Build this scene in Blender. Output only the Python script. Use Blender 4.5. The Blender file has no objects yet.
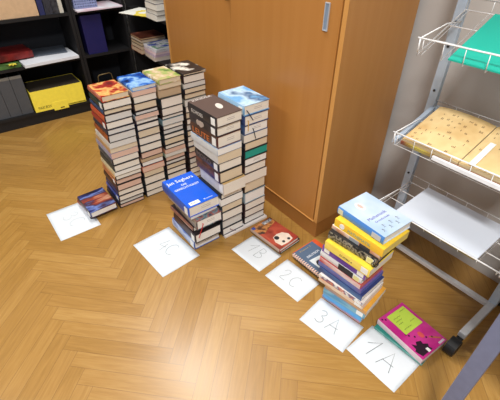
import bpy, bmesh, math, random
from mathutils import Vector, Matrix
random.seed(7)
D = bpy.data
COL = bpy.context.scene.collection
S = bpy.context.scene

# ------------------------------------------------------------------ materials
def new_mat(name):
    m = D.materials.new(name); m.use_nodes = True
    return m, m.node_tree, m.node_tree.nodes['Principled BSDF']

def lin(c):
    return tuple(((v/255)/12.92 if v/255 <= .04045 else ((v/255+.055)/1.055)**2.4) for v in c) + (1,)

_mc = {}
def M(rgb, rough=.5, metal=0., coat=0., var=.06, scale=40.):
    """plain coloured surface with a little procedural mottling; rgb is sRGB 0-255"""
    key = (tuple(rgb), rough, metal, coat, var, scale)
    if key in _mc: return _mc[key]
    m, nt, p = new_mat('surface')
    tc = nt.nodes.new('ShaderNodeTexCoord'); n = nt.nodes.new('ShaderNodeTexNoise')
    n.inputs['Scale'].default_value = scale; n.inputs['Detail'].default_value = 3
    nt.links.new(tc.outputs['Object'], n.inputs['Vector'])
    r = nt.nodes.new('ShaderNodeValToRGB')
    c = lin(rgb)
    r.color_ramp.elements[0].position = .3; r.color_ramp.elements[1].position = .7
    r.color_ramp.elements[0].color = tuple(max(0, v*(1-var)) for v in c[:3]) + (1,)
    r.color_ramp.elements[1].color = tuple(min(1, v*(1+var)) for v in c[:3]) + (1,)
    nt.links.new(n.outputs['Fac'], r.inputs['Fac']); nt.links.new(r.outputs['Color'], p.inputs['Base Color'])
    p.inputs['Roughness'].default_value = rough; p.inputs['Metallic'].default_value = metal
    p.inputs['Coat Weight'].default_value = coat
    _mc[key] = m
    return m

def art(colors, scale=12., seed=0., rough=.3, stretch=(1, 1, 1), hard=False, detail=3.):
    """printed picture: a noise field through a colour ramp"""
    m, nt, p = new_mat('printed_cover')
    tc = nt.nodes.new('ShaderNodeTexCoord'); mp = nt.nodes.new('ShaderNodeMapping')
    mp.inputs['Location'].default_value = (seed, seed*1.7, seed*.3); mp.inputs['Scale'].default_value = stretch
    n = nt.nodes.new('ShaderNodeTexNoise'); n.inputs['Scale'].default_value = scale; n.inputs['Detail'].default_value = detail
    nt.links.new(tc.outputs['Object'], mp.inputs['Vector']); nt.links.new(mp.outputs['Vector'], n.inputs['Vector'])
    r = nt.nodes.new('ShaderNodeValToRGB'); cr = r.color_ramp
    if hard: cr.interpolation = 'CONSTANT'
    k = len(colors)
    while len(cr.elements) < k: cr.elements.new(.5)
    for i, c in enumerate(colors):
        cr.elements[i].position = .32 + .36*i/max(1, k-1) if not hard else .30 + .40*i/k
        cr.elements[i].color = lin(c)
    nt.links.new(n.outputs['Fac'], r.inputs['Fac']); nt.links.new(r.outputs['Color'], p.inputs['Base Color'])
    p.inputs['Roughness'].default_value = rough
    return m

_pg = {}
def pages_mat(rgb):
    """edge of a page block: thin lines of paper along z"""
    key = tuple(rgb)
    if key in _pg: return _pg[key]
    m, nt, p = new_mat('page_edges')
    tc = nt.nodes.new('ShaderNodeTexCoord'); mp = nt.nodes.new('ShaderNodeMapping')
    mp.inputs['Scale'].default_value = (3, 3, 900)
    n = nt.nodes.new('ShaderNodeTexNoise'); n.inputs['Scale'].default_value = 1.; n.inputs['Detail'].default_value = 2
    nt.links.new(tc.outputs['Object'], mp.inputs['Vector']); nt.links.new(mp.outputs['Vector'], n.inputs['Vector'])
    r = nt.nodes.new('ShaderNodeValToRGB'); c = lin(rgb)
    r.color_ramp.elements[0].position = .25; r.color_ramp.elements[1].position = .75
    r.color_ramp.elements[0].color = tuple(v*.84 for v in c[:3]) + (1,)
    r.color_ramp.elements[1].color = tuple(min(1, v*1.08) for v in c[:3]) + (1,)
    nt.links.new(n.outputs['Fac'], r.inputs['Fac']); nt.links.new(r.outputs['Color'], p.inputs['Base Color'])
    p.inputs['Roughness'].default_value = .8
    _pg[key] = m
    return m

class X:
    """tiny wrapper: arithmetic on shader sockets"""
    nt = None
    def __init__(s, o): s.o = o
    @staticmethod
    def op(kind, *a):
        n = X.nt.nodes.new('ShaderNodeMath'); n.operation = kind
        for i, v in enumerate(a):
            if isinstance(v, X): X.nt.links.new(v.o, n.inputs[i])
            else: n.inputs[i].default_value = v
        return X(n.outputs[0])
    def __add__(s, b): return X.op('ADD', s, b)
    def __sub__(s, b): return X.op('SUBTRACT', s, b)
    def __rsub__(s, b): return X.op('SUBTRACT', b, s)
    def __mul__(s, b): return X.op('MULTIPLY', s, b)
    def fl(s): return X.op('FLOOR', s)

def mixx(f, a, b): return a + (b - a)*f        # f 0 -> a, 1 -> b

def parquet():
    m, nt, p = new_mat('herringbone_parquet'); X.nt = nt
    g = nt.nodes.new('ShaderNodeNewGeometry'); sx = nt.nodes.new('ShaderNodeSeparateXYZ')
    nt.links.new(g.outputs['Position'], sx.inputs[0])
    x, y = X(sx.outputs[0]), X(sx.outputs[1])
    s = math.sqrt(.5); w = .0590; n = 7
    u = ((x + y)*s - (-.034 - .059*12))*(1/w)
    v = ((x - y)*s - (-.680))*(1/w)
    i, j = u.fl(), v.fl(); fu, fv = u - i, v - j
    k = X.op('FLOORED_MODULO', i - j + .001, 2.*n).fl()
    V = X.op('GREATER_THAN', k, n - .5)
    rest = (2*n - 1) - k
    along = mixx(V, k + fu, rest + fv)
    across = mixx(V, fv, fu)
    id1 = mixx(V, i - k, i); id2 = mixx(V, j, j - rest)
    cx = nt.nodes.new('ShaderNodeCombineXYZ')
    for q, c in zip((id1, id2, V), cx.inputs): nt.links.new(q.o, c)
    wn = nt.nodes.new('ShaderNodeTexWhiteNoise'); nt.links.new(cx.outputs[0], wn.inputs['Vector'])
    rnd = X(wn.outputs['Value'])
    # grain
    gv = nt.nodes.new('ShaderNodeCombineXYZ')
    nt.links.new((along*.22 + rnd*40).o, gv.inputs[0]); nt.links.new((across*2.6).o, gv.inputs[1]); nt.links.new((rnd*70).o, gv.inputs[2])
    gn = nt.nodes.new('ShaderNodeTexNoise'); gn.inputs['Scale'].default_value = 2.2; gn.inputs['Detail'].default_value = 5; gn.inputs['Distortion'].default_value = .6
    nt.links.new(gv.outputs[0], gn.inputs['Vector'])
    tone = rnd*.20 + X(gn.outputs['Fac'])*.60 + .10
    r = nt.nodes.new('ShaderNodeValToRGB'); e = r.color_ramp.elements
    e[0].position = .12; e[0].color = lin((134, 97, 43)); e[1].position = .92; e[1].color = lin((188, 149, 83))
    mid = e.new(.5); mid.color = lin((163, 121, 58))
    nt.links.new(tone.o, r.inputs['Fac'])
    ea = X.op('MINIMUM', across, 1 - across)
    el = X.op('MINIMUM', along, float(n) - along)
    ed = X.op('MINIMUM', ea, el)
    gap = X.op('LESS_THAN', ed, .016)
    dk = nt.nodes.new('ShaderNodeMix'); dk.data_type = 'RGBA'; dk.blend_type = 'MIX'
    nt.links.new((gap*.45).o, dk.inputs['Factor']); nt.links.new(r.outputs['Color'], dk.inputs['A'])
    dk.inputs['B'].default_value = lin((84, 52, 22))
    nt.links.new(dk.outputs['Result'], p.inputs['Base Color'])
    rr = (X(gn.outputs['Fac'])*.10 + rnd*.05) + .25
    nt.links.new(rr.o, p.inputs['Roughness'])
    p.inputs['Specular IOR Level'].default_value = .5
    p.inputs['Coat Weight'].default_value = .30; p.inputs['Coat Roughness'].default_value = .26
    # every block lies at a slightly different tilt
    cn = nt.nodes.new('ShaderNodeVectorMath'); cn.operation = 'MULTIPLY_ADD'
    nt.links.new(wn.outputs['Color'], cn.inputs[0]); cn.inputs[1].default_value = (.030, .030, 0); cn.inputs[2].default_value = (-.015, -.015, 0)
    ad = nt.nodes.new('ShaderNodeVectorMath'); ad.operation = 'ADD'
    nt.links.new(g.outputs['Normal'], ad.inputs[0]); nt.links.new(cn.outputs[0], ad.inputs[1])
    nm = nt.nodes.new('ShaderNodeVectorMath'); nm.operation = 'NORMALIZE'; nt.links.new(ad.outputs[0], nm.inputs[0])
    nt.links.new(nm.outputs[0], p.inputs['Normal'])
    nt.links.new(nm.outputs[0], p.inputs['Coat Normal'])
    return m

def veneer(c1, c2, rough=.35, axis=2):
    m, nt, p = new_mat('beech_veneer')
    tc = nt.nodes.new('ShaderNodeTexCoord'); mp = nt.nodes.new('ShaderNodeMapping')
    sc = [26, 26, 26]; sc[axis] = .9
    mp.inputs['Scale'].default_value = sc
    n = nt.nodes.new('ShaderNodeTexNoise'); n.inputs['Scale'].default_value = 1; n.inputs['Detail'].default_value = 6; n.inputs['Distortion'].default_value = .3
    nt.links.new(tc.outputs['Object'], mp.inputs['Vector']); nt.links.new(mp.outputs['Vector'], n.inputs['Vector'])
    r = nt.nodes.new('ShaderNodeValToRGB')
    r.color_ramp.elements[0].position = .25; r.color_ramp.elements[0].color = lin(c1)
    r.color_ramp.elements[1].position = .75; r.color_ramp.elements[1].color = lin(c2)
    nt.links.new(n.outputs['Fac'], r.inputs['Fac']); nt.links.new(r.outputs['Color'], p.inputs['Base Color'])
    p.inputs['Roughness'].default_value = rough
    return m

# ------------------------------------------------------------------ mesh helpers
def box(bm, x0, x1, y0, y1, z0, z1, mi=0, bev=0.):
    vs = [bm.verts.new((x, y, z)) for x in (x0, x1) for y in (y0, y1) for z in (z0, z1)]
    fs = [bm.faces.new([vs[i] for i in q]) for q in ((0,1,3,2),(4,6,7,5),(0,4,5,1),(2,3,7,6),(0,2,6,4),(1,5,7,3))]
    for f in fs: f.material_index = mi
    if bev:
        bmesh.ops.bevel(bm, geom=list({e for f in fs for e in f.edges}), offset=bev, segments=2, affect='EDGES', profile=.5)

def tube(bm, pts, r, n=8, closed=False, mi=0):
    pts = [Vector(p) for p in pts]; rings = []
    N = len(pts)
    for i, p in enumerate(pts):
        if closed: t = (pts[(i+1) % N]-pts[i-1])
        else: t = pts[min(i+1, N-1)]-pts[max(i-1, 0)]
        t.normalize()
        a = t.cross(Vector((0, 0, 1)))
        if a.length < 1e-3: a = t.cross(Vector((1, 0, 0)))
        a.normalize(); b = t.cross(a)
        rings.append([bm.verts.new(p + a*r*math.cos(2*math.pi*k/n) + b*r*math.sin(2*math.pi*k/n)) for k in range(n)])
    for i in range(N if closed else N-1):
        A, B = rings[i], rings[(i+1) % N]
        for k in range(n):
            f = bm.faces.new((A[k], A[(k+1) % n], B[(k+1) % n], B[k])); f.material_index = mi; f.smooth = True
    if not closed:
        bm.faces.new(rings[0][::-1]).material_index = mi; bm.faces.new(rings[-1]).material_index = mi

def prism(bm, prof, x0, x1, mi_of=None):
    """profile in (y,z) extruded along x"""
    A = [bm.verts.new((x0, y, z)) for y, z in prof]; B = [bm.verts.new((x1, y, z)) for y, z in prof]
    n = len(prof)
    for i in range(n):
        f = bm.faces.new((A[i], B[i], B[(i+1) % n], A[(i+1) % n]))
        if mi_of: f.material_index = mi_of(prof[i], prof[(i+1) % n])
    bm.faces.new(A); bm.faces.new(B[::-1])

def ob(name, bm, mats, parent=None, loc=None, rot=None):
    bmesh.ops.recalc_face_normals(bm, faces=bm.faces)
    me = D.meshes.new(name); bm.to_mesh(me); bm.free()
    for m in (mats if isinstance(mats, (list, tuple)) else [mats]): me.materials.append(m)
    o = D.objects.new(name, me); COL.objects.link(o)
    if parent: o.parent = parent
    if loc: o.location = loc
    if rot: o.rotation_euler = rot
    return o

def tag(o, label, cat, group=None):
    o['label'] = label; o['category'] = cat
    if group: o['group'] = group
    return o

def thing(name, label, cat, loc=(0, 0, 0), rz=0., group=None, rot=None):
    o = D.objects.new(name, None); COL.objects.link(o); o.empty_display_size = .05
    o.location = loc; o.rotation_euler = rot if rot else (0, 0, rz)
    return tag(o, label, cat, group)

def struct(name, bm, m):
    o = ob(name, bm, m); o['kind'] = 'structure'; return o

def NB(): return bmesh.new()

def boxes(*bs, **k):
    bm = NB()
    for b in bs: box(bm, *b, **k)
    return bm

def lettering(text, size, mat, parent, loc, rot=(0, 0, math.pi/2), name='title_lettering', depth=.0003, width=None, shear=0.):
    cu = D.curves.new('t', 'FONT'); cu.body = text; cu.size = size; cu.extrude = depth; cu.shear = shear
    cu.resolution_u = 2
    t = D.objects.new('t', cu); COL.objects.link(t)
    bpy.context.view_layer.update()
    me = D.meshes.new_from_object(t.evaluated_get(bpy.context.evaluated_depsgraph_get()))
    D.objects.remove(t); D.curves.remove(cu)
    if width:
        xs = [v.co.x for v in me.vertices]; f = width/(max(xs)-min(xs))
        for v in me.vertices: v.co.x = (v.co.x-min(xs))*f
    me.name = name; me.materials.clear(); me.materials.append(mat)
    o = D.objects.new(name, me); COL.objects.link(o); o.parent = parent; o.location = loc; o.rotation_euler = rot
    return o

# ------------------------------------------------------------------ books
WHITE = M((236, 236, 232), .6); INK = M((38, 38, 44), .6); CREAM = (222, 212, 194)
GREY_STAMP = M((190, 182, 176), .8)
def book(L, W, T, x, y, z, rz=0., cov=None, spn=None, hard=True, pg=CREAM, label='', group=None, name='book', sticker=False, stamp=False, ribbon=None):
    """local frame: tail at x=0 (book runs to -L), spine at y=0, bottom at z=0"""
    r = thing(name, label, 'book', (x, y, z), math.radians(rz), group)
    c = .0028 if hard else .0010
    o = .003 if hard else .0004
    b = min(.004, T*.18) if hard else .001
    prof = []
    for q in range(7):
        t = q/6.
        prof.append((b*(1-math.sin(math.pi*t)), T*t))
    prof += [(W, T), (W, T-c), (c+b, T-c), (c+b, c), (W, c), (W, 0)]
    bm = NB()
    prism(bm, prof, -L, 0, lambda p, q: 1 if (p[0] < b+1e-6 and q[0] < b+1e-6) else 0)
    ob('cover', bm, [cov, spn or cov], r)
    bm = NB(); box(bm, -L+o, -o, c+b+.0003, W-o, c+.0002, T-c-.0002)
    ob('pages', bm, pages_mat(pg), r)
    if sticker:
        bm = NB(); box(bm, -.036, -.008, -.0004, .0006, T*.16, T*.84); ob('spine_label', bm, WHITE, r)
    if stamp:
        bm = NB()
        for q in range(2): box(bm, -o, -o+.0003, W*.42, W*.72, T*(.40+.16*q), T*(.46+.16*q))
        ob('library_stamp', bm, GREY_STAMP, r)
    if ribbon:
        col, yy, ln, sw = ribbon
        bm = NB(); pts = [(-.01, yy, T*.5), (.002, yy, T*.5), (.004, yy+sw*.3, T*.5-ln*.3), (.005, yy+sw*.7, T*.5-ln*.7), (.006, yy+sw, T*.5-ln)]
        vs = [(bm.verts.new((p[0], p[1]-.0022, p[2])), bm.verts.new((p[0]+.0006, p[1]+.0022, p[2]))) for p in pts]
        for q in range(len(vs)-1): bm.faces.new((vs[q][0], vs[q][1], vs[q+1][1], vs[q+1][0]))
        rb = ob('ribbon_bookmark', bm, M(col, .5), r)
        md = rb.modifiers.new('s', 'SOLIDIFY'); md.thickness = .0006
    return r

ORD = ['topmost', 'second', 'third', 'fourth', 'fifth', 'sixth', 'seventh', 'eighth', 'ninth', 'tenth', 'eleventh', 'twelfth', 'thirteenth',
       'fourteenth', 'fifteenth', 'sixteenth', 'seventeenth', 'eighteenth', 'nineteenth', 'twentieth', 'twenty-first', 'twenty-second']
def from_top(i): return 'topmost' if i == 0 else ORD[i] + ' from top'

DARK = [(30, 28, 32), (38, 30, 30), (28, 32, 44), (44, 36, 34), (26, 26, 28), (52, 34, 38), (34, 44, 50)]
PGS = {'c': (240, 232, 218), 't': (226, 208, 178), 'g': (220, 217, 210), 'w': (244, 241, 235), 'r': (226, 190, 170), 'b': (200, 174, 140)}
PGN = {'c': 'cream', 't': 'tan', 'g': 'greyish', 'w': 'white', 'r': 'reddish', 'b': 'brownish'}

def tower(zs, top, base, specs, where, group, L0, Wf, jit=.004, rj=.7):
    """zs: heights from the top down; specs[i] overrides; where: words naming the tower"""
    n = len(zs)-1; out = []
    for i in range(n):
        f = i/max(1, n-1)
        sp = specs.get(i, {}) if isinstance(specs, dict) else specs[i]
        x = top[0]*(1-f)+base[0]*f + sp.get('dx', random.uniform(-jit, jit)); y = top[1]*(1-f)+base[1]*f + sp.get('dy', 0)
        T = zs[i]-zs[i+1]-.0004
        pk = sp.get('pg', 'c')
        dc = random.choice(DARK)
        cov = sp.get('cov') or M(dc, .4)
        hard = sp.get('hard', True)
        nm = sp.get('d') or ('dark hardback with %s pages' % PGN[pk] if hard else 'paperback with %s pages' % PGN[pk])
        out.append(book(sp.get('L', L0*random.uniform(.96, 1.04)), min(sp.get('W', Wf(f)*random.uniform(.96, 1.0)), .2), T, x, y, zs[i+1], sp.get('rz', random.uniform(-rj, rj)),
             cov, sp.get('spn'), hard, PGS[pk] if isinstance(pk, str) else pk, '%s, %s in the %s' % (nm, from_top(i), where), group,
             sticker=sp.get('st', False), stamp=sp.get('stamp', False), ribbon=sp.get('ribbon')))
    return out
# ------------------------------------------------------------------ setting
bm = NB(); box(bm, -3.5, 2.4, -3.2, 1.6, -.05, 0); struct('floor', bm, parquet())
WALL = M((186, 182, 178), .9, var=.03, scale=6)
bm = NB(); box(bm, -3.5, 2.4, 1.56, 1.66, 0, 2.8); struct('wall_back', bm, WALL)
bm = NB(); box(bm, -3.6, -3.5, -3.2, 1.66, 0, 2.8); struct('wall_left', bm, WALL)

# ------------------------------------------------------------------ cabinet
VF = veneer((168, 112, 52), (175, 120, 60)); VS = veneer((174, 120, 62), (182, 130, 72)); VE = veneer((192, 136, 70), (200, 146, 80))
cab = thing('cabinet', 'tall beech veneer cabinet with two doors standing against the grey wall', 'cabinet', (-1.605, 1.108, 0))
cx0, cx1, cd, ch, pz = -.700, .700, .425, 1.95, .10
bm = NB()
box(bm, cx0, cx0+.02, .0015, cd, pz, ch); box(bm, cx1-.02, cx1, .0015, cd, pz, ch)
box(bm, cx0+.02, cx1-.02, .02, cd, pz+.0001, pz+.02); box(bm, cx0+.02, cx1-.02, .02, cd, ch-.02, ch); box(bm, cx0+.02, cx1-.02, cd-.01, cd, pz+.02, ch-.02)
ob('carcass', bm, VS, cab)
for a in (cx0, cx1-.02):
    bm = NB(); box(bm, a, a+.02, 0, .0014, pz, ch); ob('edge_banding', bm, VE, cab)
bm = NB(); box(bm, cx0+.0205, cx1-.0205, -.004, .0195, pz+.0001, pz+.0038); ob('bottom_edge', bm, VE, cab)
bm = NB(); box(bm, cx0+.006, cx1-.004, .008, cd, 0, pz-.0005); ob('plinth', bm, veneer((150, 98, 46), (160, 106, 52)), cab)
for a, b_, side in ((cx0+.022, -.0004, 0), (.0004, cx1-.028, 1)):
    bm = NB(); box(bm, a, b_, .001, .019, pz+.004, ch-.024, bev=.0008); d = ob('door', bm, VF, cab)
    if side:
        bm = NB()     # recessed steel pull: rim and bright dish
        X0, X1, Z0, Z1 = .596, .619, .972, 1.066
        for q in ((X0, X0+.003, Z0, Z1), (X1-.003, X1, Z0, Z1), (X0+.003, X1-.003, Z0, Z0+.004), (X0+.003, X1-.003, Z1-.004, Z1)):
            box(bm, q[0], q[1], -.004, .001, q[2], q[3], bev=.0006)
        h = ob('handle', bm, M((186, 190, 196), .35, .3), d)
        bm = NB(); box(bm, X0+.003, X1-.003, -.0012, .0009, Z0+.004, Z1-.004); ob('dish', bm, M((140, 156, 176), .35, .3), h)
    else:
        bm = NB(); bmesh.ops.create_cone(bm, cap_ends=True, segments=24, radius1=.012, radius2=.011, depth=.016)
        lk = ob('lock', bm, M((185, 185, 185), .25, 1.), d, (-.012, -.0072, 1.0), (math.pi/2, 0, 0))
        bm = NB(); box(bm, -.0012, .0012, -.006, .006, .0080, .0088); ob('keyhole', bm, INK, lk)

# ------------------------------------------------------------------ black bookcases
BLK = M((11, 10, 13), .6); NAVY = M((15, 19, 28), .8)
def bookcase(name, label, loc, rz, width, depth, levels, H=1.42):
    """local: front at y=0, runs to +y (depth), x 0..width"""
    r = thing(name, label, 'bookcase', loc, rz)
    for a in (0, width-.02):
        bm = NB(); box(bm, a, a+.02, 0, depth, 0, H); ob('side_panel', bm, BLK, r)
    bm = NB(); box(bm, .0205, width-.0205, .012, depth-.001, 0, levels[0]-.0205); ob('plinth', bm, BLK, r)
    for z in list(levels)+[H-.001]:
        bm = NB(); box(bm, .0205, width-.0205, .002, depth-.009, z-.02, z); ob('shelf_board', bm, BLK, r)
    bm = NB(); box(bm, .0205, width-.0205, depth-.008, depth, levels[0]+.001, H-.022); ob('back_panel', bm, NAVY, r)
    return r
LV = (.092, .435, .742, 1.06)
# left wall units face +x : rotate +90 deg -> local x -> +y, local y -> -x
bookcase('bookcase', 'low black bookcase at the left wall holding grey magazine files and a yellow box', (-3.11, -.60, 0), math.pi/2, 1.366, .34, LV)
bookcase('bookcase', 'black bookcase section in the corner holding a purple folder upright', (-3.11, .769, 0), math.pi/2, .395, .34, LV)
bookcase('bookcase', 'black bookcase between the corner and the beech cabinet with books on its shelves', (-3.108, 1.175, 0), 0, .79, .345, LV)

FG = M((72, 74, 78), .6); FGE = M((120, 118, 112), .6)
for i in range(5):
    y1 = .318-.0805*i
    t = thing('magazine_file', ['rightmost grey magazine file, against the yellow box', 'second grey magazine file to the left of the yellow box', 'third grey magazine file to the left of the yellow box',
        'fourth grey magazine file left of the yellow box, at the picture edge', 'grey magazine file farthest left of the yellow box'][i], 'magazine file', (-3.135, y1, .0925), 0, 'grey magazine files on the bottom shelf')
    bm = NB(); w = .078
    box(bm, -.003, 0, -w, 0, 0, .265); box(bm, -.25, -.003, -w, -w+.002, 0, .285); box(bm, -.25, -.003, -.002, 0, 0, .285); box(bm, -.25, -.248, -w+.002, -.002, 0, .285); box(bm, -.248, -.003, -w+.002, -.002, 0, .002)
    ob('file_body', bm, FG, t)
    bm = NB(); box(bm, -.004, .0008, -w, 0, .2655, .2855); ob('rim', bm, FGE, t)
    bm = NB(); box(bm, -.23, -.01, -w+.005, -.006, .003, .25); ob('papers', bm, pages_mat((120, 116, 110)), t)

YEL = M((250, 228, 76), .55, var=.04)
t = thing('storage_box', 'yellow cardboard box with a front tab on the bottom bookcase shelf', 'box', (-3.1095, .518, .0925))
bm = NB()
box(bm, -.003, 0, -.19, .19, .012, .158); box(bm, -.25, -.003, -.19, -.187, 0, .158); box(bm, -.25, -.003, .187, .19, 0, .158); box(bm, -.25, -.247, -.187, .187, 0, .158); box(bm, -.247, -.003, -.187, .187, 0, .003)
box(bm, -.003, 0, -.19, -.06, .0, .012)
ob('box_body', bm, YEL, t)
bm = NB(); box(bm, 0.0004, .0024, -.06, .05, -.016, .05, bev=.0008); ob('tab', bm, YEL, t)
bm = NB(); box(bm, .0026, .0032, -.012, .018, -.006, .002); ob('finger_hole', bm, M((96, 84, 30), .7), t)
bm = NB(); box(bm, -.245, -.004, -.185, .185, .142, .157); ob('dark_top', bm, M((50, 42, 30), .8), t)  # dark brown slab filling the box just below its rim
lettering('MAXI BOX', .030, M((88, 80, 30), .6), t, (.0008, -.165, .018), (math.pi/2, 0, math.pi/2), 'box_lettering', width=.095)

# middle shelf (z .435): papers, folders
def slab(name, label, cat, x0, x1, y0, y1, z0, z1, m, rz=0, group=None, tilt=(0, 0), part=None):
    cx_, cy_ = (x0+x1)/2, (y0+y1)/2
    bm = NB(); box(bm, x0-cx_, x1-cx_, y0-cy_, y1-cy_, 0, z1-z0, bev=min(.001, (z1-z0)*.2))
    o = ob(name, bm, m, None, (cx_, cy_, z0), (tilt[0], tilt[1], math.radians(rz)))
    return tag(o, label, cat, group)
slab('paper_stack', 'white stack of loose paper on the middle shelf of the left bookcase', 'paper', -3.33, -3.075, .35, .730, .4355, .457, pages_mat((222, 224, 230)), 3)
slab('paper_stack', 'grey-blue folder lying on the white paper in the left bookcase', 'folder', -3.41, -3.21, .46, .70, .4585, .466, M((80, 88, 100), .5), -6)
slab('folder', 'green folder under the red one on the middle bookcase shelf', 'folder', -3.36, -3.115, -.10, .34, .4355, .456, art([(50, 84, 46), (84, 120, 60)], 9, 2), 2)
t = slab('folder', 'red binder lying on the green folder on the middle bookcase shelf', 'folder', -3.41, -3.18, .0, .445, .468, .512, art([(96, 24, 24), (128, 36, 34), (80, 24, 28)], 9, 5), 5)
# small yellow artificial flower at the shelf edge
t = thing('artificial_flower', 'yellow artificial flower with green leaves at the edge of the bookcase shelf', 'flower', (-3.155, .31, .4566))
bm = NB()
for k in range(6):
    a = k*math.pi/3; vs = [bm.verts.new(p) for p in ((0, 0, .008), (.018*math.cos(a-.4), .018*math.sin(a-.4), .014), (.03*math.cos(a), .03*math.sin(a), .010), (.018*math.cos(a+.4), .018*math.sin(a+.4), .014))]
    bm.faces.new(vs)
o = ob('petals', bm, M((222, 206, 70), .6), t, (.055, -.02, 0)); o.modifiers.new('s', 'SOLIDIFY').thickness = .0015
bm = NB()
for (a, l) in ((2.4, .06), (3.3, .07), (4.2, .055)):
    ca, sa = math.cos(a), math.sin(a)
    bm.faces.new([bm.verts.new(p) for p in ((.05, -.02, .006), (.05+l*.5*ca-.012*sa, -.02+l*.5*sa+.012*ca, .012), (.05+l*ca, -.02+l*sa, .004), (.05+l*.5*ca+.012*sa, -.02+l*.5*sa-.012*ca, .012))])
o = ob('leaves', bm, M((92, 128, 62), .6), t); o.modifiers.new('s', 'SOLIDIFY').thickness = .0015
bm = NB(); tube(bm, [(.055, -.02, .008), (.03, -.05, .006), (0, -.10, .004)], .002, 6); ob('stem', bm, M((80, 104, 50), .6), t)

# top visible shelf (z .742)
t = thing('cardboard_box', 'plain tan box on the upper shelf of the left bookcase', 'box', (-3.125, .36, .7425))
bm = NB(); box(bm, -.28, 0, -.36, .20, 0, .22, bev=.002); ob('box_body', bm, M((196, 164, 128), .7), t)
bm = NB(); box(bm, -.284, .004, -.364, .204, .2205, .245, bev=.002); ob('lid', bm, M((188, 154, 116), .7), t)
def upright(name, label, cat, x, y, w, d, h, z, m, pg=None, group=None):
    """book or folder standing on its tail, spine towards +x"""
    t = thing(name, label, cat, (x, y, z), 0, group)
    bm = NB(); box(bm, -d, 0, 0, .0022, 0, h); box(bm, -d, 0, w-.0022, w, 0, h); box(bm, -.0025, 0, .0022, w-.0022, 0, h)
    ob('cover', bm, m, t)
    bm = NB(); box(bm, -d+.004, -.003, .0026, w-.0026, .002, h-.004); ob('pages', bm, pages_mat(pg or CREAM), t)
    return t
upright('book', 'dark blue binder standing next to the tan box', 'book', -3.13, .566, .035, .2, .27, .7425, M((34, 40, 84), .5))
upright('book', 'black patterned book standing third from the tan box', 'book', -3.125, .604, .05, .2, .25, .7425, art([(22, 22, 28), (60, 62, 70), (24, 24, 30)], 60, 3))
upright('book', 'dark grey book standing beside the bookcase side panel', 'book', -3.125, .656, .038, .2, .25, .7425, art([(34, 34, 40), (70, 72, 76)], 50, 6))
upright('book', 'white spined book standing at the end of the upper bookcase shelf', 'book', -3.122, .697, .026, .2, .26, .7425, M((196, 192, 178), .6))

# corner section: purple folder, papers, basket, wire bookend
t = upright('folder', 'purple blue folder standing upright in the dark bookcase corner', 'folder', -3.120, .822, .150, .24, .272, .4355, M((24, 22, 80), .5), (60, 50, 110))
slab('paper', 'white and pink sheets sticking out under the lilac basket', 'paper', -3.33, -3.072, .795, 1.135, .7425, .7535, art([(226, 226, 230), (214, 176, 190), (226, 224, 230)], 6, 4, .8, (.3, 1, 40)), 2)
t = thing('basket', 'lilac perforated plastic basket on the upper shelf in the corner', 'basket', (-3.225, .885, .754))
LIL = M((142, 152, 192), .45)
bm = NB()
def wallgrid(bm, p0, ux, uz, nx, nz, w, h, hole, th):
    """perforated panel: bars around square holes"""
    p0 = Vector(p0); ux = Vector(ux); uz = Vector(uz); nn = ux.cross(uz)*th
    def bar(a0, a1, b0, b1):
        c = [p0+ux*a+uz*b_+k for a in (a0, a1) for b_ in (b0, b1) for k in (Vector((0, 0, 0)), nn)]
        vs = [bm.verts.new(q) for q in c]
        for q in ((0,1,3,2),(4,6,7,5),(0,4,5,1),(2,3,7,6),(0,2,6,4),(1,5,7,3)): bm.faces.new([vs[i] for i in q])
    sx_, sz_ = w/nx, h/nz
    for i in range(nx+1):
        c = i*sx_; a0 = max(0, c-(sx_-hole)/2); a1 = min(w, c+(sx_-hole)/2); bar(a0, a1, 0, h)
    for j in range(nz+1):
        c = j*sz_; b0 = max(0, c-(sz_-hole)/2); b1 = min(h, c+(sz_-hole)/2)
        for i in range(nx):
            bar(i*sx_+(sx_-hole)/2, (i+1)*sx_-(sx_-hole)/2, b0, b1)
wallgrid(bm, (.1, -.08, .004), (0, 1, 0), (0, 0, 1), 9, 8, .16, .14, .011, .002)
wallgrid(bm, (-.1, -.08, .004), (1, 0, 0), (0, 0, 1), 11, 8, .2, .14, .011, .002)
wallgrid(bm, (.1, .08, .004), (-1, 0, 0), (0, 0, 1), 11, 8, .2, .14, .011, .002)
box(bm, -.1, -.098, -.08, .08, .004, .144); box(bm, -.1, .1, -.08, .08, 0, .004)
ob('basket_body', bm, LIL, t)
bm = NB(); tube(bm, [(.103, -.083, .147), (.103, .083, .147), (-.103, .083, .147), (-.103, -.083, .147)], .004, 8, True); ob('rim', bm, LIL, t)
t = thing('bookend', 'brass coloured wire bookend standing on the bottom shelf in the corner', 'bookend', (-3.125, .905, .0925))
bm = NB()
tube(bm, [(0, -.06, .004), (0, -.062, .12), (0, -.056, .165), (0, -.045, .175), (0, .040, .178), (0, .052, .168), (0, .060, .12), (0, .062, .004)], .0034, 8)
tube(bm, [(0, -.06, .0036), (-.1, -.06, .0036), (-.1, .062, .0036), (0, .062, .0036)], .0034, 8)
ob('wire_loop', bm, M((132, 112, 74), .4, .6), t)
slab('notebook', 'dark exercise books lying on the bottom shelf behind the wire bookend', 'notebook', -3.40, -3.24, .82, 1.10, .0925, .12, art([(40, 34, 34), (70, 56, 46)], 20, 2))

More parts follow.
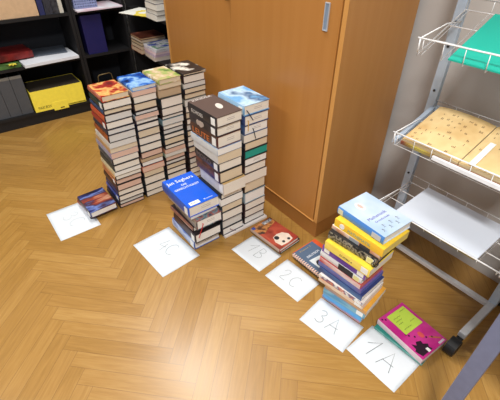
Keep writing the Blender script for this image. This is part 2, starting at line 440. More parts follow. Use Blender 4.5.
# section beside the cabinet: books lying on two shelves, tails to the room (-y)
def lying(label, L, W, T, x, y, z, rz, cov, pg, hard=True, group=None, spn=None):
    return book(L, W, T, x, y, z, rz, cov, spn, hard, pg, label, group)
z = .4355
H1 = [(.034, (178, 120, 96), (214, 190, 160), 'tan paged book at the bottom'), (.028, (120, 74, 56), (216, 196, 168), 'cream paged book second from the bottom'), (.026, (70, 50, 44), (206, 184, 150), 'tan paged book third from the bottom'),
      (.020, (150, 130, 110), (220, 204, 180), 'pale paged book second from the top'), (.016, (122, 62, 44), (196, 160, 120), 'brown-red covered book on top')]
for i, (T, c, p_, d) in enumerate(H1):
    lying(d + ' of the left pile beside the cabinet', .2, .195, T-.0004, -3.075+.006*i, 1.150+.004*(i % 2), z, -90, art([c, tuple(int(v*.7) for v in c)], 14, i, .5), p_, i % 2 == 0, 'left pile in the bookcase beside the cabinet'); z += T
z = .4355
H2 = [(.030, (80, 60, 62), (206, 190, 176), 'cream paged thick book at the bottom'), (.018, (150, 110, 150), (196, 170, 190), 'mauve covered book second from the bottom'), (.016, (206, 132, 140), (226, 200, 204), 'pink covered book third from the bottom'),
      (.016, (90, 70, 140), (216, 210, 216), 'violet covered book second from the top'), (.016, (58, 92, 190), (224, 224, 230), 'blue, green and white covered book on top')]
for i, (T, c, p_, d) in enumerate(H2):
    cv = art([(54, 84, 186), (236, 236, 240), (60, 140, 84)], 7, 11, .35, (1, 3, 1), True) if i == 4 else art([c, (226, 222, 226), c], 16, i, .5)
    lying(d + ' of the right pile beside the cabinet',   .2, .19, T-.0004, -2.850+.006*i, 1.165-.003*i, z, -90+2*(i-2), cv, p_, False, 'right pile in the bookcase beside the cabinet'); z += T
z = .7425
for i, T in enumerate((.034, .030, .036, .028, .034, .03)):
    lying('white book %s of the upper shelf pile beside the cabinet' % ['at the bottom', 'second from the bottom', 'third from the bottom', 'third from the top', 'second from the top', 'at the top'][i], .2, .165, T-.0004, -2.645+.006*(i % 3), 1.13+.003*(i % 2), z, -90+(i % 3)-1,
          M([(206, 200, 190), (90, 84, 80), (212, 206, 200), (70, 66, 70), (190, 184, 176), (60, 60, 66)][i], .5), (228, 222, 210), i % 2 == 1, 'white books on the upper shelf left of the cabinet'); z += T
slab('paper', 'white sheets with yellow print hanging over the shelf left of the white books', 'paper', -2.935, -2.665, 1.075, 1.29, .7425, .747, art([(232, 230, 220), (232, 230, 220), (226, 204, 80)], 5, 9, .8, (1, 1, 1), True), 24)

# ------------------------------------------------------------------ sheets of paper with hand written class names
PAPER = M((214, 219, 223), .85, var=.015, scale=8); PEN = M((62, 74, 70), .7); PENL = M((104, 114, 114), .8); PENF = M((168, 176, 174), .8)
GL = {'1': [[(0, .52), (.10, .60), (.46, 1.0), (.30, 0)]],
 'A': [[(0, 0), (.30, 1.0), (.64, .02)], [(.08, .36), (.62, .40)]],
 'B': [[(.05, 1), (.02, 0)], [(.05, 1), (.36, .98), (.46, .78), (.30, .56), (.06, .52), (.42, .46), (.54, .22), (.36, .03), (.02, 0)]],
 'C': [[(.58, .84), (.42, .98), (.18, .88), (.02, .56), (.08, .2), (.3, 0), (.56, .12)]],
 '2': [[(.02, .72), (.14, .95), (.36, .98), (.44, .76), (.30, .40), (.02, .03), (.54, .06)]],
 '3': [[(.04, .86), (.24, 1.0), (.44, .84), (.36, .62), (.18, .54), (.44, .44), (.50, .20), (.28, 0), (.02, .12)]],
 '4': [[(.30, 1.0), (.02, .40), (.50, .42)], [(.42, .70), (.36, 0)]]}
def smooth(pts, it=2):
    for _ in range(it):
        q = [pts[0]]
        for a, b_ in zip(pts, pts[1:]): q += [tuple(.75*u+.25*v for u, v in zip(a, b_)), tuple(.25*u+.75*v for u, v in zip(a, b_))]
        pts = q+[pts[-1]]
    return pts
def stroke(bm, pts, w, z):
    pts = [Vector((p[0], p[1], z)) for p in pts]; prev = None
    for i, p in enumerate(pts):
        t = pts[min(i+1, len(pts)-1)]-pts[max(i-1, 0)]; t.normalize(); nrm = Vector((-t.y, t.x, 0))*w/2
        cur = [bm.verts.new(p+nrm), bm.verts.new(p-nrm)]
        if prev: bm.faces.new((prev[0], prev[1], cur[1], cur[0]))
        prev = cur
def sheet(txt, x, y, rz, L, W, size, tx, ty, pen, label, lw=.0016, tr=0., gap=.8):
    t = thing('paper_sheet', label, 'sheet of paper', (x, y, .0004), math.radians(rz), 'class name sheets on the floor')
    bm = NB()
    nx, ny = 12, 8; G = [[bm.verts.new((L*i/nx, W*j/ny, .0006*math.sin(i*.7+j*.4)**2)) for j in range(ny+1)] for i in range(nx+1)]
    for i in range(nx):
        for j in range(ny): bm.faces.new((G[i][j], G[i+1][j], G[i+1][j+1], G[i][j+1])).smooth = True
    o = ob('paper', bm, PAPER, t); md = o.modifiers.new('s', 'SOLIDIFY'); md.thickness = .0004; md.offset = -1
    o.location.z = .0004
    bm = NB(); px = 0.
    c, s_ = math.cos(tr), math.sin(tr)
    for ch_ in txt:
        for st in GL[ch_]:
            q = st if ch_ in '14A' else smooth(st)
            stroke(bm, [(tx+((px+a)*c-b_*s_)*size, ty+((px+a)*s_+b_*c)*size) for a, b_ in q], lw, .0016)
        px += gap
    o = ob('handwriting', bm, pen, t); md = o.modifiers.new('s', 'SOLIDIFY'); md.thickness = .0002
sheet('1A', -.399, .771, 1.5, .211, .163, .085, .035, .042, PEN, 'white sheet marked 1A beside the magenta textbook', .0018)
sheet('3A', -.602, .718, 8.3, .208, .152, .070, .040, .040, PEN, 'white sheet marked 3A in front of the tall textbook pile', .0016)
sheet('2C', -.867, .754, 5, .199, .150, .068, .042, .040, PENL, 'white sheet marked 2C below the slate blue book', .0014)
sheet('1B', -1.096, .728, 5.5, .198, .148, .070, .045, .050, PENL, 'white sheet marked 1B below the red cover book', .0014)
sheet('4C', -1.413, .355, 4.7, .277, .206, .080, .090, .070, PENL, 'white sheet faintly marked 4C before the royal blue book', .0016, .25, .62)
sheet('3C', -1.924, .074, .8, .266, .205, .085, .085, .055, PENF, 'faintly lettered white sheet at far left in front of the towers', .0012, .2, .7)

# A: left tower. spine side faces -y and is in view
FIRE = art([(84, 24, 20), (150, 34, 26), (186, 58, 34), (226, 180, 104), (160, 44, 32), (96, 28, 26)], 10, 3.1, .3)
SKY = art([(22, 50, 124), (44, 100, 184), (150, 190, 226), (50, 104, 190), (22, 40, 90)], 11, 1.4, .25)
GRN = art([(92, 116, 60), (150, 170, 90), (196, 172, 130), (230, 224, 206), (140, 104, 70)], 13, 6.2, .3)
BW = art([(34, 34, 36), (40, 40, 42), (30, 30, 32), (226, 222, 210), (206, 200, 180)], 9, 4.4, .3)
def sp2(a, b_, sc=30, sd=0.): return art([a, b_, a], sc, sd, .4, (.6, 1, 2))
A_ = [
 dict(d='fiery red and yellow covered hardback', cov=FIRE, spn=sp2((196, 130, 110), (170, 80, 60), 30, 1), pg='t', L=.182, W=.135),
 dict(d='black and green spined hardback', spn=sp2((30, 32, 34), (58, 76, 60), 40, 2), st=True, pg='c'),
 dict(d='navy spined thin hardback', spn=sp2((30, 40, 66), (60, 80, 116), 40, 3), pg='t'),
 dict(d='orange-red spined hardback', spn=sp2((176, 62, 36), (204, 96, 58), 30, 4), pg='g'),
 dict(d='dark red spined hardback', spn=sp2((120, 40, 34), (168, 60, 44), 30, 5), st=True),
 dict(d='dark navy spined hardback', spn=sp2((34, 36, 52), (60, 56, 70), 40, 6), pg='g'),
 dict(d='rust brown spined hardback', spn=sp2((104, 48, 26), (178, 92, 44), 40, 7), pg='g'),
 dict(d='white spined paperback', cov=M((206, 202, 190), .5), hard=False, pg='g', L=.20),
 dict(d='tan and orange spined paperback', cov=M((190, 150, 104), .5), hard=False, pg='t', L=.21),
 dict(d='pale teal and lilac spined paperback', cov=sp2((150, 196, 190), (150, 128, 170), 20, 8), hard=False, pg='r', L=.215),
 dict(d='thick black spined hardback with blue-grey panel', spn=sp2((26, 28, 32), (64, 78, 92), 20, 9), pg='c', L=.195),
 dict(d='black spined hardback with green tint', spn=sp2((26, 30, 32), (44, 58, 60), 24, 10), pg='c', L=.195),
 dict(d='cream spined paperback', cov=M((214, 196, 156), .5), hard=False, pg='w'),
 dict(d='orange-brown spined thin hardback', spn=sp2((186, 112, 60), (210, 160, 104), 24, 11), pg='c'),
 dict(d='brick red spined hardback', spn=sp2((150, 70, 44), (190, 120, 80), 24, 12), pg='r', st=True),
 dict(d='black spined hardback with reddish pages', spn=sp2((36, 28, 32), (90, 50, 40), 24, 13), pg='r'),
 dict(d='dark blue spined hardback', spn=sp2((32, 36, 70), (54, 60, 110), 24, 14), pg='c'),
 dict(d='bright blue spined hardback', spn=sp2((48, 66, 140), (70, 90, 170), 24, 15), pg='c', st=True),
 dict(d='navy spined hardback', spn=sp2((26, 30, 54), (40, 44, 80), 24, 16), pg='g'),
 dict(d='black spined hardback', spn=sp2((30, 30, 36), (54, 50, 60), 24, 17), pg='r')]
za = [.650, .621, .582, .557, .519, .482, .453, .411, .381, .351, .320, .281, .241, .216, .190, .158, .118, .084, .050, .024, 0.0005]
random.seed(3)
tower(za, (-1.700, .449), (-1.728, .416), A_, 'red-topped tower', 'books in the front left tower', .19, lambda f: .142+.008*f, .004)
zb = [.654, .632, .607, .569, .530, .509, .484, .457, .424, .381, .337, .294, .257, .235, .205, .172, .134, .083, .037, .0005]
pb = 'trctgrcctccrbwrtccc'
B_sp = [dict(pg=p, hard=True) for p in pb]
B_sp[0] = dict(d='deep blue and white covered hardback', cov=SKY, pg='g', L=.185, W=.128); B_sp[1] = dict(pg='r', hard=False, cov=M((200, 176, 160), .5), L=.18)
for i in (5, 12, 14): B_sp[i].update(hard=False, cov=M([(160, 170, 178), (180, 140, 110), (196, 110, 84)][(5, 12, 14).index(i)], .5))
tower(zb, (-1.714, .601), (-1.734, .578), B_sp, 'deep-blue-topped tower', 'books in the second left tower', .185, lambda f: .128+.006*f)
zc = [.658, .632, .606, .560, .506, .462, .442, .410, .381, .354, .326, .289, .264, .238, .212, .183, .159, .128, .094, .051, .0005]
pc = 'ttbcccgcgctcrgrgtccc'
C_sp = [dict(pg=p, hard=True) for p in pc]
C_sp[0] = dict(d='green and tan covered hardback', cov=GRN, pg='t', L=.18, W=.128); C_sp[2].update(hard=False, cov=M((176, 150, 116), .6), dx=-.012)
for i in (1, 6, 12, 13): C_sp[i].update(hard=False, cov=M([(206, 196, 170), (120, 150, 160), (190, 130, 100), (150, 170, 150)][(1, 6, 12, 13).index(i)], .5))
tower(zc, (-1.718, .743), (-1.742, .722), C_sp, 'green-topped tower', 'books in the third left tower', .185, lambda f: .130+.004*f)
zd = [.657, .644, .602, .576, .546, .515, .478, .44, .404, .37, .33, .296, .26, .226, .19, .15, .114, .08, .04, .0005]
pd = 'gcgttgctcgtcctrgccc'
D_sp = [dict(pg=p, hard=True) for p in pd]
D_sp[0] = dict(d='black and white covered thin hardback', cov=BW, pg='t', L=.19, W=.14)
for i in (2, 5): D_sp[i].update(hard=False, cov=M((140, 140, 130), .5))
tower(zd, (-1.728, .886), (-1.742, .872), D_sp, 'black-and-white-topped tower', 'books in the fourth left tower', .185, lambda f: .138)
# small pile on the faint sheet at far left
NEB = art([(22, 22, 44), (44, 48, 104), (110, 130, 190), (60, 40, 60), (150, 66, 44), (206, 150, 120)], 9, 5.3, .3, (1.6, .5, 1))
book(.185, .150, .022, -1.735, .252, .0022, 3, M((40, 44, 56), .4), sp2((150, 66, 60), (196, 200, 210), 14, 3), True, PGS['w'], 'dark thin book lying under the starry night cover book on the faint sheet', 'books beside the front left tower')
book(.188, .146, .036, -1.708, .254, .0247, 3, NEB, sp2((40, 34, 44), (70, 50, 50), 30, 2), True, PGS['w'], 'starry blue and rust covered hardback lying beside the foot of the left tower', 'books beside the front left tower', sticker=True)

# E: short pile under the royal blue book
EP = 'short pile on the 4C sheet'
BLUE = M((22, 92, 214), .28, coat=.3, var=.02, scale=5)
b_ = book(.258, .166, .056, -1.200, .572, .2095, 0, BLUE, sp2((26, 66, 160), (40, 84, 176), 10, 2), True, PGS['c'], 'royal blue hardback with white lettering on top of the short pile', EP, sticker=True, stamp=True)
WL = M((238, 240, 244), .5)
lettering('Jan Seghers', .036, WL, b_, (-.206, .008, .0561), width=.142, name='author_lettering')
lettering('DIE', .019, WL, b_, (-.170, .066, .0561), width=.028)
lettering('GERECHTIGKEIT', .020, WL, b_, (-.144, .016, .0561), width=.132)
lettering('Roman', .011, WL, b_, (-.014, .095, .0561), width=.045, name='small_lettering')
bm = NB(); box(bm, -.032, -.008, .020, .072, .0561, .0566); lb_ = ob('cover_label', bm, WHITE, b_)
lettering('RAHL', .013, INK, b_, (-.015, .030, .0567), width=.030, name='label_lettering')
book(.215, .145, .0172, -1.203, .582, .1918, 1, M((200, 198, 194), .5), M((160, 150, 140), .5), False, PGS['w'], 'thin white paperback under the royal blue hardback', EP)
FLO = art([(52, 66, 78), (96, 120, 128), (150, 76, 66), (60, 70, 80), (40, 44, 50)], 34, 2.2, .35)
book(.215, .140, .053, -1.176, .592, .1384, -1, FLO, sp2((92, 82, 74), (150, 132, 116), 24, 4), True, PGS['w'], 'floral covered hardback with red ribbon, third from the top of the short pile', EP, stamp=True, ribbon=((196, 40, 48), .035, .07, -.03))
book(.215, .140, .028, -1.206, .586, .1100, 1, M((46, 34, 36), .4), sp2((176, 130, 104), (120, 70, 60), 20, 5), True, PGS['c'], 'tan and brown spined book in the middle of the short pile', EP)
book(.215, .146, .053, -1.180, .580, .0566, -.5, M((28, 24, 28), .4), sp2((64, 28, 36), (40, 24, 28), 20, 6), True, PGS['w'], 'maroon spined black hardback, second from the bottom of the short pile', EP, sticker=True)
book(.222, .148, .054, -1.200, .580, .0022, 0, M((60, 92, 168), .4), sp2((70, 100, 176), (190, 200, 220), 14, 7), True, PGS['w'], 'blue and white spined hardback at the bottom of the short pile on 4C', EP, sticker=True, stamp=True)

# pale board under the two middle towers
slab('pale_board', 'large pale flat book lying under the two middle towers', 'book', -1.37, -1.176, .747, 1.020, .0006, .0135, pages_mat((232, 226, 222)), 0)
# F
zf = [.665, .619, .576, .522, .490, .445, .398, .339, .276, .247, .208, .165, .111, .058, .0140]
TAUPE = M((84, 70, 66), .4, var=.05, scale=9)
F_sp = [
 dict(d='dark brown covered thick hardback', cov=TAUPE, spn=M((34, 30, 32), .4), pg='c', st=True, stamp=True, L=.212, W=.136, rz=2.5),
 dict(d='black spined hardback with a pale round blob', cov=M((36, 30, 34), .4), spn=sp2((32, 28, 30), (52, 44, 46), 14, 2), pg='c', st=True, stamp=True, L=.205, rz=2),
 dict(d='brown spined hardback with orange lettering', cov=M((90, 40, 36), .4), spn=sp2((66, 44, 36), (84, 54, 40), 14, 3), pg='c', st=True, stamp=True, L=.208, rz=2),
 dict(d='white book with light blue cover sticking out', cov=art([(206, 214, 220), (96, 140, 190), (220, 222, 222)], 10, 3, .4), spn=M((206, 208, 206), .5), pg='w', L=.212, hard=False, dx=.004, dy=-.004, rz=1.5),
 dict(d='white spined book with tan pages', cov=M((208, 206, 198), .5), pg='t', L=.205, hard=False),
 dict(d='black spined hardback with large pale ornament', cov=M((30, 26, 28), .4), spn=sp2((24, 22, 24), (36, 32, 34), 14, 4), pg='c', st=True, L=.20),
 dict(d='black hardback below the ornamented spine', cov=M((28, 26, 28), .4), spn=sp2((26, 24, 26), (110, 60, 44), 20, 5), pg='t', st=True, L=.20),
 dict(d='tan topped thick paperback sticking out', cov=M((196, 164, 112), .5), spn=M((206, 200, 190), .5), pg='c', hard=False, st=True, dx=.014, dy=.012, W=.125),
 dict(pg='c'), dict(pg='w', hard=False, cov=M((214, 210, 204), .5)), dict(pg='t'), dict(pg='c'), dict(pg='g'),
 dict(d='dark-bound hardback with purple ribbon', pg='w', rz=0, ribbon=((96, 24, 70), .05, .020, .03))]
ft = tower(zf, (-1.180, .730), (-1.186, .737), F_sp, 'brown-topped tower', 'books in the left middle tower', .195, lambda f: .132, .003, .3)
PL = M((206, 198, 190), .5); ORG = M((206, 116, 56), .5)
up_ = (math.pi/2, 0, 0)
lettering('KINDER', .022, PL, ft[0], (-.195, .020, .0461), width=.10)
disc_pts = [(-.090+.026*math.cos(a)-.010*math.sin(a), .082+.016*math.sin(a)) for a in [k*math.pi/9 for k in range(18)]]
bm = NB(); A1 = [bm.verts.new((p[0], p[1], .0456)) for p in disc_pts]; bm.faces.new(A1); o = ob('cover_picture', bm, PL, ft[0]); o.modifiers.new('s', 'SOLIDIFY').thickness = .0006
lettering('ECHOES', .022, PL, ft[0], (-.180, -.0012, .013), up_, 'spine_lettering', width=.085)
for q, (a, b__) in enumerate(((-.115, .018), (-.135, .02), (-.10, .022))):
    bm = NB(); bmesh.ops.create_cone(bm, cap_ends=True, segments=18, radius1=(.015, .012, .011)[q], radius2=(.015, .012, .011)[q], depth=.0012); ob('spine_picture', bm, M((176, 160, 148), .5), ft[1], (a, -.0006-.0003*q, b__), up_)
lettering('LEUTE', .040, ORG, ft[2], (-.185, -.0012, .012), up_, 'spine_lettering', width=.13)
lettering('MOKO', .036, M((120, 104, 98), .5), ft[5], (-.180, -.0012, .012), up_, 'spine_lettering', width=.12)
lettering('MOKO', .040, M((96, 82, 76), .5), ft[6], (-.180, -.0012, .014), up_, 'spine_lettering', width=.12)
# G
zg = [.673, .628, .581, .536, .498, .457, .413, .372, .327, .275, .215, .152, .104, .058, .0140]
ICE = art([(126, 180, 218), (100, 160, 210), (186, 214, 234), (64, 98, 138), (116, 174, 216)], 8, 7.7, .3)
TEAL = (36, 158, 140)
G_sp = [
 dict(d='pale blue covered hardback with ribbons', cov=ICE, spn=M((150, 186, 214), .4), pg='c', st=True, stamp=True, L=.195, W=.142, ribbon=((44, 54, 80), .018, .05, .03)),
 dict(d='dark blue bound hardback with yellow ribbon', cov=M((52, 72, 120), .4), pg='c', stamp=True, ribbon=((206, 160, 60), .022, .045, -.004)),
 dict(d='blue bound hardback with dark ribbon', cov=M((60, 84, 124), .4), pg='w', stamp=True, ribbon=((40, 50, 60), .05, .05, .012)),
 dict(d='grey bound book with cream pages', pg='c', hard=False, cov=M((150, 150, 150), .5)),
 dict(d='black bound book with tan pages', pg='t'),
 dict(d='teal edged hardback', pg=TEAL, cov=M((30, 40, 44), .4)),
 dict(pg='w', stamp=True), dict(pg='c'), dict(pg='c', hard=False, cov=M((120, 110, 104), .5)), dict(pg='t', cov=M((40, 26, 24), .4)), dict(pg='w', cov=M((140, 160, 170), .4)), dict(pg='c'), dict(pg='c'), dict(pg='w')]
tower(zg, (-1.184, .874), (-1.190, .876), G_sp, 'pale-blue-topped tower', 'books in the right middle tower', .19, lambda f: .140-.002*f, .003, .4)

# 1B pair
RED1 = art([(84, 30, 28), (150, 50, 42), (184, 84, 64), (120, 40, 34)], 7, 3.3, .3)
book(.205, .140, .018, -.925, .895, .0006, 4, M((50, 58, 54), .4), M((70, 84, 84), .4), True, PGS['w'], 'dark thin book under the red cover book next to sheet 1B', 'books at sheet 1B')
b1 = book(.203, .138, .022, -.921, .884, .0192, 5, RED1, M((170, 140, 120), .5), True, PGS['w'], 'red covered book with a pale dark-spotted shape lying next to sheet 1B', 'books at sheet 1B')
def disc(parent, name, pts, z, m, h=.0006):
    bm = NB(); A = [bm.verts.new((x, y, z)) for x, y in pts]; B = [bm.verts.new((x, y, z+h)) for x, y in pts]
    bm.faces.new(A[::-1]); bm.faces.new(B)
    for i in range(len(A)): bm.faces.new((A[i], A[(i+1) % len(A)], B[(i+1) % len(A)], B[i]))
    return ob(name, bm, m, parent)
def ell(cx_, cy_, rx, ry, n=20, a=0.): return [(cx_+rx*math.cos(t)*math.cos(a)-ry*math.sin(t)*math.sin(a), cy_+rx*math.cos(t)*math.sin(a)+ry*math.sin(t)*math.cos(a)) for t in [2*math.pi*i/n for i in range(n)]]
IV = M((226, 208, 190), .5)
disc(b1, 'cover_picture', [(-.012, .030), (-.006, .070), (-.012, .108), (-.050, .118), (-.078, .100), (-.086, .070), (-.080, .040), (-.050, .024)], .0221, IV)
disc(b1, 'cover_picture', [(-.200, .004), (-.200, .134), (-.158, .134), (-.150, .100), (-.140, .060), (-.128, .030), (-.140, .004)], .0221, art([(50, 36, 34), (96, 60, 44), (206, 140, 80), (60, 44, 44)], 22, 2, .3))
disc(b1, 'cover_label', [(-.196, .070), (-.196, .128), (-.176, .128), (-.176, .070)], .0228, art([(220, 220, 220), (90, 96, 106), (226, 226, 226)], 60, 3, .5))
for q in ((-.066, .050, .013), (-.026, .058, .008), (-.024, .092, .008)): disc(b1, 'eye_spot', ell(q[0], q[1], q[2], q[2]), .0228, INK)
disc(b1, 'cover_picture', [(-.200, .002), (-.200, .022), (-.180, .018), (-.184, .002)], .0228, M((44, 70, 150), .4))

# 2C pair
bk2 = book(.212, .150, .030, -.655, .935, .0006, 2, M((34, 34, 38), .4), sp2((40, 38, 40), (60, 56, 56), 30, 5), True, PGS['g'], 'thick black book at the bottom beside sheet 2C', 'books at sheet 2C')
book(.20, .150, .012, -.668, .931, .0310, 2, M((206, 84, 40), .45), M((196, 80, 44), .45), False, PGS['w'], 'orange-red book showing its edge under the slate blue book', 'books at sheet 2C')
SL = M((78, 98, 122), .45, var=.04, scale=12)
b2 = book(.185, .134, .010, -.672, .914, .0434, 2, SL, M((206, 166, 140), .5), False, PGS['w'], 'slate blue book with comb binding lying next to sheet 2C', 'books at sheet 2C')
bm = NB()
for k in range(15): box(bm, -.180+.012*k, -.174+.012*k, -.0022, .012, -.001, .0112, bev=.0006)
ob('comb_binding', bm, M((222, 186, 166), .5), b2)
lettering('DEUTSCH', .016, WL, b2, (-.118, .038, .0101), width=.075)
lettering('Klasse 2', .012, M((170, 150, 110), .5), b2, (-.165, .036, .0101), width=.07, name='small_lettering')
disc(b2, 'cover_picture', [(-.105, .030), (-.098, .092), (-.030, .096), (-.020, .034)], .0101, M((206, 212, 214), .5))
disc(b2, 'cover_picture', ell(-.062, .060, .021, .019), .0108, M((40, 40, 38), .4))

# P: tall pile of school books
PP = 'schoolbooks in the tall pile'
WHT = (232, 230, 222)
P = [ # z0, z1, x, y, L, W, rz, cover, spine, pages, hard, label, sticker
 (.0022, .022, -.440, .897, .185, .150, 8, M((150, 176, 206), .4), sp2((110, 150, 200), (206, 150, 160), 12, 1), 'w', 0, 'pale blue thin schoolbook at the very bottom', 0),
 (.0224, .055, -.436, .893, .180, .150, 9, M((70, 150, 210), .4), sp2((60, 146, 214), (90, 170, 224), 10, 2), 'w', 0, 'sky blue spined schoolbook, second from the bottom', 0),
 (.0554, .088, -.424, .889, .190, .155, 10, art([(60, 130, 180), (96, 170, 190), (120, 120, 160)], 20, 3), sp2((72, 140, 180), (130, 176, 190), 16, 3), 'c', 0, 'teal blue patterned schoolbook, third from the bottom', 1),
 (.0884, .112, -.420, .886, .190, .155, 9, M((222, 160, 60), .4), sp2((90, 110, 150), (222, 160, 60), 9, 4), 'w', 0, 'grey and orange spined schoolbook, fourth from bottom', 0),
 (.1124, .131, -.436, .877, .205, .150, 8, M((214, 156, 120), .4), sp2((220, 168, 134), (226, 206, 180), 16, 5), 'w', 0, 'salmon spined schoolbook, fifth from bottom', 1),
 (.1314, .150, -.438, .875, .205, .150, 7, M((224, 214, 206), .4), art([(226, 222, 216), (206, 120, 90), (110, 90, 120), (230, 226, 220), (226, 190, 110)], 26, 5, .4), 'w', 0, 'white spined schoolbook with coloured patches, sixth from bottom', 1),
 (.1504, .175, -.450, .876, .205, .150, 4, M((52, 62, 110), .4), sp2((48, 60, 110), (70, 110, 160), 12, 6), 'w', 0, 'dark blue spined schoolbook below the violet one', 0),
 (.1754, .197, -.462, .879, .205, .150, 4, M((106, 88, 150), .4), sp2((110, 92, 150), (80, 120, 180), 12, 7), (92, 112, 190), 0, 'violet spined thin schoolbook below the red one', 0),
 (.1974, .222, -.470, .879, .195, .150, 4, M((186, 44, 44), .4), sp2((190, 50, 48), (226, 210, 206), 9, 8), (222, 120, 112), 0, 'red and white spined schoolbook below the white-black one', 0),
 (.2224, .254, -.472, .880, .195, .150, 4, M((216, 216, 216), .4), sp2((222, 222, 222), (212, 212, 214), 8, 9), 'w', 1, 'white and black spined hardback under the purple book', 1),
 (.2544, .285, -.462, .882, .200, .150, 4, M((96, 56, 150), .4), sp2((92, 54, 148), (120, 84, 170), 10, 10), 'r', 0, 'purple spined schoolbook under the yellow paperback', 1),
 (.2854, .322, -.448, .877, .202, .150, 4, M((236, 206, 62), .4), sp2((238, 208, 60), (244, 220, 110), 8, 11), 'c', 0, 'yellow spined paperback between purple and black books', 1),
 (.3224, .358, -.450, .900, .205, .150, 6, M((34, 34, 36), .4), art([(26, 26, 28), (30, 30, 32), (150, 140, 120), (30, 30, 32)], 90, 12, .4), 'b', 1, 'black dotted hardback with tied black band', 1),
 (.3584, .375, -.448, .912, .212, .155, 3, M((226, 222, 214), .4), sp2((226, 224, 218), (210, 140, 90), 10, 13), 'r', 0, 'white-orange thin schoolbook under the thick yellow one', 0),
 (.3754, .410, -.440, .910, .214, .156, 1.5, M((240, 200, 52), .4), sp2((244, 204, 46), (240, 190, 60), 8, 14), (236, 214, 120), 0, 'thick bright yellow textbook second from the top', 0)]
for (z0, z1, x, y, L, W, rz, cv, sn, pk, hd, lb, stk) in P:
    o = book(L, W, z1-z0, x, y, z0, rz, cv, sn, bool(hd), PGS[pk] if isinstance(pk, str) else pk, lb + ' in the tall pile behind sheet 3A', PP, sticker=bool(stk))
    if 'white and black' in lb:
        bm = NB(); box(bm, -.105, -.038, -.0006, .0005, .002, z1-z0-.002); ob('spine_panel', bm, INK, o)
    if 'bright yellow' in lb:
        lettering('MATHEMATIK', .018, M((120, 160, 150), .5), o, (-.15, -.0008, .010), (math.pi/2, 0, 0), 'spine_lettering', width=.10)
        bm2 = NB(); bmesh.ops.create_cone(bm2, cap_ends=True, segments=20, radius1=.011, radius2=.011, depth=.0012); ob('spine_badge', bm2, WHITE, o, (-.178, -.0006, .017), (math.pi/2, 0, 0))
    if lb.startswith('white-orange'):
        bm = NB(); box(bm, -.085, -.040, -.0006, .0005, .001, z1-z0-.001); ob('spine_panel', bm, M((60, 60, 62), .5), o)
        bm = NB(); box(bm, -.130, -.088, -.0006, .0005, .001, z1-z0-.001); ob('spine_panel', bm, M((150, 156, 162), .5), o)
    if lb.startswith('black dotted') or 'white and black' in lb:
        bm = NB(); box(bm, -.034, -.010, -.0010, -.0005, .005, z1-z0-.005); ob('age_label', bm, M((226, 220, 150), .6), o)
    if lb.startswith('yellow spined'):
        lettering('DUDEN 4', .012, M((90, 80, 60), .5), o, (-.13, -.0008, .012), (math.pi/2, 0, 0), 'spine_lettering', width=.055)
    if lb.startswith('purple'):
        bm2 = NB(); box(bm2, -.19, -.165, -.0006, .0005, .006, .024); ob('spine_panel', bm2, WHITE, o)
    if lb.startswith('black dotted'):
        bm2 = NB(); tube(bm2, [(-.012, .004, .0330), (-.002, -.004, .0325), (-.010, -.006, .018), (-.006, -.005, .004), (.004, .004, .003), (.006, .012, .010), (.004, .014, .028), (-.004, .012, .0330)], .0022, 6, True); ob('elastic_band', bm2, INK, o)
LBL = art([(176, 200, 226), (190, 210, 232), (206, 220, 238), (184, 206, 230)], 5, 3, .3)
o = book(.212, .158, .034, -.458, .925, .4104, -1.5, LBL, sp2((70, 128, 200), (90, 146, 210), 7, 15), True, PGS['w'], 'light blue textbook with purple lettering on top of the tall pile', PP)
PUR = M((86, 80, 170), .5)
lettering('Mathematik', .020, PUR, o, (-.086, .028, .0341), width=.095); lettering('Grundschule', .013, PUR, o, (-.066, .040, .0341), width=.075, name='subtitle_lettering')
disc(o, 'cover_picture', ell(-.163, .066, .024, .016), .0341, M((226, 222, 226), .5)); 
disc(o, 'cover_picture', ell(-.163, .066, .014, .007), .0348, M((226, 180, 170), .5))
bm = NB()
for k in range(6):   # little drawn figures along the tail edge
    bx_, by_ = -.018-.016*(k % 2), .030+.019*k
    tube(bm, [(bx_, by_-.004, .0345), (bx_-.007, by_, .0345), (bx_, by_+.004, .0345)], .0006, 5); tube(bm, [(bx_-.007, by_, .0345), (bx_-.012, by_+.001, .0345), (bx_-.009, by_+.006, .0345)], .0006, 5)
    box(bm, bx_-.016, bx_-.012, by_-.002, by_+.002, .0341, .0348)
ob('cover_figures', bm, M((110, 110, 120), .6), o)
bm = NB(); box(bm, -.05, -.012, -.0006, .0005, .006, .028); ob('spine_panel', bm, M((186, 190, 196), .5), o)
bm = NB(); box(bm, -.208, -.185, -.0006, .0005, .006, .028); ob('spine_panel', bm, M((206, 206, 180), .5), o)

# 1A pair
MAG = art([(176, 32, 120), (186, 40, 128), (196, 56, 136), (176, 30, 118)], 9, 2.2, .3)
book(.205, .120, .012, -.186, .936, .0022, 3, M((30, 120, 110), .4), sp2((40, 130, 120), (120, 170, 160), 20, 2), False, PGS['g'], 'teal schoolbook lying under the magenta textbook by sheet 1A', 'books at sheet 1A')
mg = book(.205, .146, .028, -.190, .932, .0146, -3.5, MAG, M((214, 190, 196), .5), False, PGS['w'], 'magenta textbook with a green sticky note lying at sheet 1A', 'books at sheet 1A')
disc(mg, 'cover_picture', [(-.008, .014), (-.008, .070), (-.020, .064), (-.030, .072), (-.040, .056), (-.052, .060), (-.060, .040), (-.048, .030), (-.062, .018), (-.040, .016), (-.036, .006), (-.020, .010)], .0281, M((40, 18, 36), .4))
disc(mg, 'cover_label', [(-.006, .046), (-.006, .058), (-.022, .058), (-.022, .046)], .0288, WHITE)
disc(mg, 'cover_picture', ell(-.068, .082, .014, .010), .0281, M((206, 80, 80), .5))
disc(mg, 'cover_label', [(-.004, .108), (-.004, .138), (-.012, .138), (-.012, .108)], .0281, M((206, 190, 200), .5))
